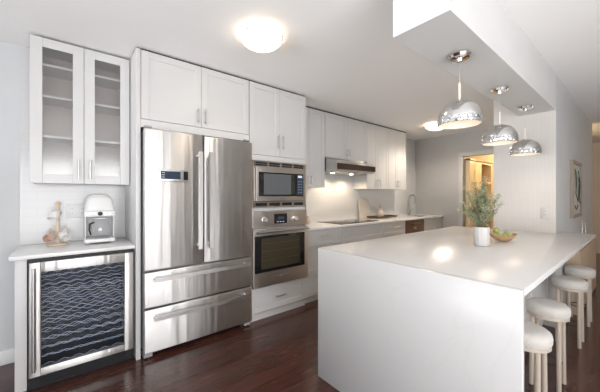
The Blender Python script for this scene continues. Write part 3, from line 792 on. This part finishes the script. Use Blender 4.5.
FR = ((-.066,.0,.050,'leftmost green fruit in the wooden bowl, just behind the pot'), (-.040,-.016,.048,'front green fruit second from the left in the wooden bowl'),
      (-.042,.022,.050,'green fruit at the rear left of the wooden bowl'), (.008,-.006,.046,'green fruit at the middle of the wooden bowl'),
      (.045,-.008,.052,'front green fruit right of the middle in the wooden bowl'), (.040,.022,.053,'green fruit at the rear right of the wooden bowl'),
      (-.052,.004,.089,'green fruit on top of the left end of the pile'))
for lx, ly, z, lab in FR:
    p = Vector((bc.x+lx*math.cos(ang)-ly*math.sin(ang), bc.y+lx*math.sin(ang)+ly*math.cos(ang), bc.z+z))
    f = thing('green_fruit', lab, 'fruit', p, 'green fruit in the wooden bowl')
    rr = .0245
    B().lathe([(0,-rr*.92),(rr*.5,-rr*.85),(rr*.9,-rr*.42),(rr,0),(rr*.88,rr*.48),(rr*.5,rr*.84),(rr*.15,rr*.88),(0,rr*.80)], p, 18).build('flesh', 'lime', f)
    B().cyl((p.x, p.y, p.z+rr*.82), (p.x+.002, p.y, p.z+rr*1.12), .0013, 6).build('stalk', 'stem', f)

# ------------------------------------------------------------------ right of the dividing wall
t = thing('sideboard', 'slatted tan wood sideboard against the wall beyond the stools', 'sideboard', (-.48, 5.0, 0))
B().box(-.544, -.445, 4.16, 5.62, .0, .70).build('body', 'tan', t)
b = B()
for k in range(36): b.box(-.4448, -.433, 4.165+k*.0404, 4.165+k*.0404+.033, .03, .68, .002, 1)
b.build('slatted_front', 'tan', t)
B().box(-.544, -.428, 4.155, 5.625, .701, .722, .002).build('top', 'tan', t)
t = thing('wall_art', 'framed abstract print in black, green and white on the side wall', 'picture', (-.545, 4.9, 1.4))
fr = B(); ay0, ay1, az0, az1 = 4.40, 5.06, 1.01, 1.675
fr.box(-.5455, -.515, ay0, ay0+.035, az0, az1).box(-.5455, -.515, ay1-.035, ay1, az0, az1).box(-.5455, -.515, ay0+.035, ay1-.035, az0, az0+.035).box(-.5455, -.515, ay0+.035, ay1-.035, az1-.035, az1)
fr.build('frame', 'framewood', t)
pn = B().box(-.5453, -.530, ay0+.034, ay1-.034, az0+.034, az1-.034).build('print', 'art', t)
def blob(cy, cz, ry, rz, m, rot=0):
    pts = []
    for k in range(24):
        a = 2*PI*k/24; u = ry*math.cos(a)*(1+.18*math.sin(3*a)); v_ = rz*math.sin(a)*(1+.15*math.cos(2*a))
        pts.append((cy+u*math.cos(rot)-v_*math.sin(rot), cz+u*math.sin(rot)+v_*math.cos(rot)))
    return pts
for args, m_ in (((4.70,1.46,.10,.12),'inkgreen'), ((4.95,1.30,.11,.15),'inkgreen'), ((4.70,1.18,.10,.08),'greybeige'), ((4.98,1.52,.09,.06),'greybeige')):
    B().prism_axis(blob(*args, m_), -.5298, -.5292, 'x').build('shape', m_, pn)
for pts in ([(4.60,1.58),(4.72,1.45),(4.66,1.30),(4.82,1.20),(4.92,1.35),(4.88,1.50)], [(4.86,1.57),(5.0,1.42),(4.94,1.24),(5.06,1.14)], [(4.60,1.15),(4.7,1.10),(4.82,1.15)]):
    B().tube([(-.5285, y, z) for y, z in pts], .006, 6).build('stroke', 'ink', pn)
for y, h, lab in ((4.80,.15,'taller slim candlestick on the sideboard beyond the island'), (5.10,.11,'shorter slim candlestick on the sideboard beyond the island')):
    z = .7225
    c = thing('candlestick', lab, 'candlestick', (-.488, y, z))
    B().lathe([(0,0),(.028,0),(.028,.008),(.006,.016),(.005,h-.03),(.012,h-.022),(.012,h),(0,h)], (-.488, y, z), 16).build('holder', 'nickel', c)
    B().cyl((-.488, y, z+h), (-.488, y, z+h+.09), .007, 10).build('candle', 'taupe', c)

# ------------------------------------------------------------------ next room seen through the doorway
t = thing('wardrobe', 'cream panelled wardrobe with an open shelf niche seen through the doorway', 'wardrobe', (-2.4, 6.5, 0))
wx = -2.06
B().box(-3.0, wx-.02, 5.725, 6.30, .0, 1.93).build('body', 'wardrobe', t)
front_panel(B(), wx, 5.725, 6.01, .05, 1.92, .06).build('door', 'wardrobe', t)
front_panel(B(), wx, 6.015, 6.30, .05, 1.92, .06).build('door', 'wardrobe', t)
b = B().box(-3.0, -2.6, 6.302, 6.90, 0, 1.93).box(-2.6, wx, 6.302, 6.32, 0, 1.93).box(-2.6, wx, 6.88, 6.90, 0, 1.93).box(-2.6, wx, 6.32, 6.88, 1.90, 1.93)
b.build('niche', 'wardrobe', t)
for z in (.4, .8, 1.2, 1.52): B().box(-2.598, wx-.01, 6.322, 6.878, z, z+.025).build('shelf', 'wardrobe', t)
B().box(-3.0, wx+.02, 5.722, 6.92, 1.9305, 1.955).build('cornice', 'brown', t)
t = thing('storage_box', 'dark brown box on the upper wardrobe shelf through the doorway', 'box', (-2.25, 6.6, 1.546))
B().box(-2.36, -2.12, 6.50, 6.80, 1.546, 1.64, .004).build('body', 'brown', t)
B().box(-2.365, -2.115, 6.495, 6.805, 1.641, 1.662, .003).build('lid', 'brown', t)
struct(B().box(-3.05, -1.06, 7.4, 7.5, 0, CEIL), 'wall_closet', 'hallwall')
